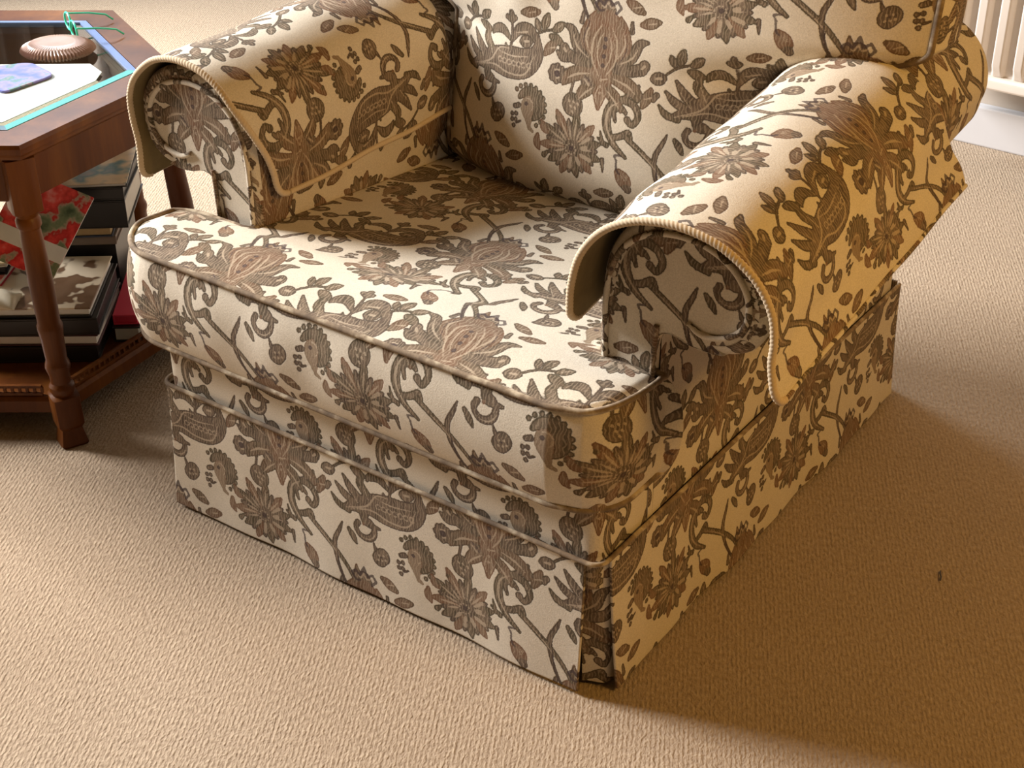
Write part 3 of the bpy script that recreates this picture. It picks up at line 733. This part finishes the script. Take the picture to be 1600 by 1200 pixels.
RED = plain('crimson_cover', (.45, .02, .05), .4, .4, .1, 30)
TAN = plain('tan_pages', (.50, .36, .19), .9, .1, .15, 90)
GREYP = plain('grey_pages', (.55, .52, .47), .9, .1, .1, 90)
WPAGE = plain('white_pages', (.72, .70, .66), .8, .1, .06, 90)
CREAMC = plain('cream_cover', (.66, .58, .44), .5, .3, .08, 25)
GREYC = plain('grey_brown_cover', (.22, .17, .14), .5, .3, .15, 25)
def book(a, b, z, w, d, h, rot, cover, pages, label, top=None, name='book', thin=.003, cat='book', spine='left'):
    """a,b: front right corner measured from the table's corner along / across; w along, d away from the viewer"""
    ang = BASE+math.radians(rot); x, y = at(a, b)
    e1 = V([math.cos(ang), math.sin(ang)]); e2 = V([-e1[1], e1[0]]); c = V([x, y])-e1*w/2+e2*d/2
    r = empty(name, (c[0], c[1], z), label, cat, {'book': GB, 'magazine': 'magazines under the coffee table'}.get(cat)); r.rotation_euler = (0, 0, ang)
    bm = bmesh.new(); add_box(bm, (0, 0, thin/2), (w, d, thin))
    if top is None: add_box(bm, (0, 0, h-thin/2), (w, d, thin))
    if spine == 'left': add_box(bm, (-w/2+thin/2, 0, h/2), (thin, d, h-2*thin))
    elif spine == 'front': add_box(bm, (0, -d/2+thin/2, h/2), (w, thin, h-2*thin))
    elif spine == 'back': add_box(bm, (0, d/2-thin/2, h/2), (w, thin, h-2*thin))
    bm_obj('cover', bm, cover, r, bevel=.0006, segs=1)
    if top is not None:
        bm = bmesh.new(); add_box(bm, (0, 0, h-thin/2), (w, d, thin)); bm_obj('front_cover', bm, top, r, bevel=.0006, segs=1)
    bm = bmesh.new(); i = .004
    add_box(bm, (0, 0, h/2), (w-2*i if spine != 'left' else w-i-thin*1.0, d-2*i if spine == 'left' else d-i-thin, h-2*thin))
    pb = bm_obj('page_block', bm, pages, r)
    if spine == 'left': pb.location.x = (thin-i)/2+.0001
    elif spine == 'front': pb.location.y = (thin-i)/2+.0001
    elif spine == 'back': pb.location.y = -(thin-i)/2-.0001
    return r
Z0 = ZS+.0005
GB = 'books stacked under the coffee table'
book(.042, .145, Z0, .27, .20, .032, 0, BLACK, BLACK, 'thick black book lying lowest of the front stack on the table shelf', spine='front')
book(.046, .146, Z0+.0325, .28, .20, .022, -1, PLUM, WPAGE, 'dark plum book showing white page edges above the lowest black book', spine='back')
book(.050, .146, Z0+.055, .28, .21, .034, 1, BLACK, BLACK, 'thick black book in the middle of the front stack under the table', spine='front')
book(.040, .150, Z0+.0895, .27, .20, .018, 0, BLACK, WPAGE, 'large flat book with cream jacket of brown figures on the front stack', top=art('jacket_figures', 'figures'), spine='left')
book(.105, .215, Z0, .050, .24, .030, 0, BLACK, GREYP, 'narrow black paperback on the shelf right of the front stack', spine='right')
book(.103, .225, Z0+.0305, .046, .20, .020, 2, RED, RED, 'small crimson book squeezed beside the front stack of books')
book(.045, .368, Z0, .20, .20, .125, 0, BLACK, BLACK, 'black boxed volume at the back of the shelf under smaller books', spine='front')
book(.050, .360, Z0+.126, .16, .17, .018, 1, GREYC, GREYC, 'flat grey brown booklet beneath the tan paperback on the back stack', spine='front')
book(.046, .355, Z0+.1445, .14, .16, .022, 3, NAVY, TAN, 'navy paperback with tan page edges in the back stack', spine='left')
book(.080, .345, Z0+.167, .16, .19, .055, 2, BLACK, GREYP, 'thick black hardback with grey page edges near the top of back stack', spine='front')
book(.080, .345, Z0+.2225, .17, .19, .026, 0, BLACK, BLACK, 'black book second from the top of the back stack', spine='front')
book(.088, .345, Z0+.249, .19, .21, .008, 4, BLACK, WPAGE, 'magazine with hazy landscape cover on top of the back stack', top=art('cover_landscape', 'landscape'), name='magazine', cat='magazine', thin=.0012)
book(-.135, .235, Z0+.108, .16, .125, .012, -6, RED, WPAGE, 'magazine with pink and red cover under the spiral map book', name='magazine', cat='magazine', thin=.0012, top=art('cover_pink', 'flowers'))
book(-.128, .255, Z0+.1205, .17, .17, .018, 2, BLACK, BLACK, 'slim black folder under the map book left of the near leg', name='folder', cat='folder')
book(-.124, .250, Z0+.139, .17, .17, .008, 2, WPAGE, WPAGE, 'white edged booklet with tan map cover on the black folder', top=art('cover_map', 'map'), name='booklet', cat='booklet', thin=.0015)
# tilted flower magazine leaning between the stacks
mg = empty('magazine', (0, 0, 0), 'magazine with red poppies on its cover leaning against the back stack', 'magazine', 'magazines under the coffee table')
x, y = at(-.034, .200); mg.location = (x, y, Z0+.132)
mg.rotation_euler = (Matrix.Rotation(BASE, 3, 'Z') @ Matrix.Rotation(math.radians(46), 3, 'X') @ Matrix.Rotation(math.radians(-24), 3, 'Z')).to_euler()
bm = bmesh.new(); add_box(bm, (-.07, .085, .002), (.14, .17, .004)); bm_obj('page_block', bm, WPAGE, mg)
bm = bmesh.new(); add_box(bm, (-.07, .085, .0046), (.141, .171, .0012)); bm_obj('front_cover', bm, art('cover_poppies', 'flowers'), mg)
bm = bmesh.new(); add_box(bm, (-.07, .05, .0056), (.141, .03, .0008)); bm_obj('title_band', bm, WPAGE, mg)
# soft plastic packet
ug, vg = np.meshgrid(np.linspace(-1, 1, 30), np.linspace(-1, 1, 30))
hgt = .017*np.sqrt(np.maximum((1-np.abs(ug)**3)*(1-np.abs(vg)**3), 0))*(1+.25*np.sin(ug*9+vg*4))
x, y = at(-.165, .172); ex = E1*.075; ey = E2*.03
Pp = np.stack([x+ug*ex[0]+vg*ey[0], y+ug*ex[1]+vg*ey[1], Z0+.110+hgt], -1)
PKT = plain('cream_plastic', (.62, .55, .42), .25, .5, .12, 30)
pk = sheet('packet', Pp, None, None, PKT); pk.modifiers.new('thickness', 'SOLIDIFY').thickness = .003
tag(pk, 'crumpled cream plastic packet lying on the front stack of books', 'packet')
# on the glass
ZG = ZT+.0026
def slab(name, pts, z, h, mat, label, cat, bev=0, rnd_=0):
    bm = bmesh.new(); c = V(pts).mean(0)
    if rnd_:
        q = []
        for i in range(len(pts)):
            p, a, b = V(pts[i]), V(pts[i-1]), V(pts[(i+1) % len(pts)])
            da, db = (a-p)/np.linalg.norm(a-p), (b-p)/np.linalg.norm(b-p)
            for t in np.linspace(0, 1, 6): q.append((1-t)**2*(p+da*rnd_)+2*t*(1-t)*p+t*t*(p+db*rnd_))
        pts = q
    f = bm.faces.new([bm.verts.new((p[0]-c[0], p[1]-c[1], 0)) for p in pts])
    g = bmesh.ops.extrude_face_region(bm, geom=[f]); bmesh.ops.translate(bm, vec=(0, 0, h), verts=[v for v in g['geom'] if isinstance(v, bmesh.types.BMVert)])
    o = bm_obj(name, bm, mat, None, bevel=bev); o.location = (c[0], c[1], z); return tag(o, label, cat)
slab('paper_sheet', [(-1.06, .17), (-.862, .313), (-.815, .297), (-.792, .262), (-.774, .050), (-.93, .008)], ZG, .0012, plain('white_paper', (.48, .49, .445), .8, .1, .02, 20), 'large white paper sheet lying on the glass table top', 'paper')
slab('wallet', [(-1.0, .17), (-.945, .252), (-.862, .236), (-.868, .128)], ZG+.0013, .005, art('blue_print', 'blue'), 'blue and lilac patterned plastic wallet lying on the white paper', 'wallet', .002, .02)
# ribbed wooden coaster
bm = bmesh.new(); n = 120; R0 = .056; rings = []
for r_, z_, rib in ((.001, .020, 0), (.028, .0205, .0), (.044, .018, .001), (.054, .012, .003), (.057, .006, .003), (.052, .0, .002)):
    rings.append([bm.verts.new(((r_+rib*math.cos(k*PI))*math.cos(2*PI*k/n)*1.12, (r_+rib*math.cos(k*PI))*math.sin(2*PI*k/n)*.95, z_+(.0012 if (k % 2 and rib) else 0))) for k in range(n)])
for a, b in zip(rings[:-1], rings[1:]):
    for k in range(n): bm.faces.new((a[k], a[(k+1) % n], b[(k+1) % n], b[k]))
bm.faces.new(rings[0][::-1]); bm.faces.new(rings[-1])
co = bm_obj('coaster', bm, plain('pinkish_wood', (.30, .185, .14), .35, .5, .35, 45), None, False); co.location = (-.955, .322, ZG); co.rotation_euler = (0, 0, math.radians(38))
tag(co, 'round brown wooden coaster with a ribbed rim on the glass behind the paper', 'coaster')
# spectacles
sp = empty('spectacles', (-1.008, .400, ZG), 'green framed spectacles standing open behind the ribbed coaster on the table', 'spectacles')
sp.rotation_euler = (0, 0, math.radians(-30)); sp.scale = (.85, .85, .85); TEAL = tinted('teal_plastic', (.06, .60, .40), .2)
for sx in (-.031, .031):
    th = np.linspace(0, 2*PI, 40); q = np.stack([sx+.025*np.cos(th), .002*np.cos(th), .0205+.018*np.sin(th)], -1)
    o = tube('lens_rim', q, .0024, None, TEAL, 8, closed=True); o.parent = sp
    o2 = tube('temple', V([(sx*1.8, .002, .03), (sx*1.8, .05, .024), (sx*1.75, .085, .016), (sx*1.7, .10, .003)]), .002, None, TEAL, 8); o2.parent = sp
o = tube('bridge', V([(-.007, 0, .024), (0, -.001, .028), (.007, 0, .024)]), .0022, None, TEAL, 8); o.parent = sp

q = V([(.700, .505, .0035), (.698, .513, .004), (.693, .521, .0035), (.691, .528, .003)])
th_ = tube('thread', q, .0011, None, BLACK, 6, step=.001); tag(th_, 'short dark thread lying on the carpet right of the armchair', 'thread')

# ================================================================== ROOM
bm = bmesh.new(); bmesh.ops.create_grid(bm, x_segments=1, y_segments=1, size=1, matrix=Matrix.Translation((-.4, 0, 0)) @ Matrix.Diagonal((2.9, 2.2, 1, 1)))
struct(bm_obj('floor', bm, CARPET))
bm = bmesh.new(); add_box(bm, (-.4, 2.22, 1.2), (5.8, .10, 2.4)); struct(bm_obj('wall_back', bm, WALLM))
bm = bmesh.new(); add_box(bm, (-.4, 2.155, .049), (5.8, .03, .098)); struct(bm_obj('baseboard_back', bm, WHITE, bevel=.004))
rad_ = empty('radiator', (.62, 2.09, .018), 'white ribbed panel radiator on the back wall behind the armchair', 'radiator')
x = np.linspace(-.62, .62, 900); rib = (.5+.5*np.cos(x/.05*2*PI)); prof = .024*smoothstep(rib, .25, .75)
zr = .018+V([.19, .197, .206, .225, .71, .73, .74]); dep = V([0, .35, .5, 1, 1, .5, .2])
Pz = np.stack(np.broadcast_arrays(x[None]+.62, 2.062-(prof-.016)[None]*dep[:, None]*0-prof[None]*dep[:, None], zr[:, None]), -1)
WR = plain('radiator_enamel', (.72, .66, .60), .35, .5, .02, 20)
rp = sheet('front_panel', Pz, None, rad_, WR); rp.modifiers.new('thickness', 'SOLIDIFY').thickness = .003; rp.modifiers[0].offset = 0
bm = bmesh.new(); add_box(bm, (0, -.025, .178), (1.25, .05, .03)); bm_obj('bottom_rail', bm, WR, rad_, bevel=.010, segs=4)
bm = bmesh.new(); add_box(bm, (0, -.025, .745), (1.25, .05, .03)); bm_obj('top_rail', bm, WR, rad_, bevel=.010, segs=4)
bm = bmesh.new(); add_box(bm, (0, .02, .46), (1.24, .012, .54)); add_box(bm, (-.45, .055, .5), (.03, .06, .3)); add_box(bm, (.45, .055, .5), (.03, .06, .3)); bm_obj('back_panel', bm, WR, rad_)

yy = np.linspace(.95, 2.1, 420); zz2 = np.linspace(.02, 2.3, 30)
px_ = -3.12+.035*np.sin(yy*62+.5*np.sin(yy*9))+.008*np.sin(yy*131)
Pc = np.stack(np.broadcast_arrays(px_[None], yy[None], zz2[:, None]), -1)
cu = sheet('reflection_curtain', Pc, None, None, plain('brown_reflection_curtain', (.20, .15, .11), .9, .2, .1, 30)); cu.modifiers.new('thickness', 'SOLIDIFY').thickness = .003  # added out of view, only to give the glass top something to reflect
tag(cu, 'brown pleated drape added out of view left of the table for its glass top to reflect', 'reflection_curtain')

# ================================================================== LIGHT
def area(name, loc, target, sx, sy, power, col, spread=180):
    ld = bpy.data.lights.new(name, 'AREA'); ld.shape = 'RECTANGLE'; ld.size, ld.size_y = sx, sy; ld.energy = power; ld.color = col; ld.spread = math.radians(spread)
    o = bpy.data.objects.new(name, ld); link(o); o.location = loc
    o.rotation_euler = (Vector(target)-Vector(loc)).to_track_quat('-Z', 'Y').to_euler(); return o
area('window_light', (-4.6, -.62, 2.8), (0, .15, .4), 1.9, 1.9, 930, (1, .985, .97))
area('high_window_light', (-2.75, 1.65, 2.5), (0, 1.1, 0), 1.1, .6, 88, (.74, .88, 1))
area('lamp_light', (1.95, .25, 1.65), (.35, .4, .45), .6, .6, 19.5, (1, .55, .13))
w = bpy.data.worlds.new('room_ambient'); scene.world = w; w.use_nodes = True
bg = w.node_tree.nodes['Background']; bg.inputs[0].default_value = (1, .56, .18, 1); bg.inputs[1].default_value = .12
vs = scene.view_settings; vs.view_transform = 'Standard'; vs.look = 'None'; vs.gamma = 1; vs.use_curve_mapping = False; vs.exposure = 0
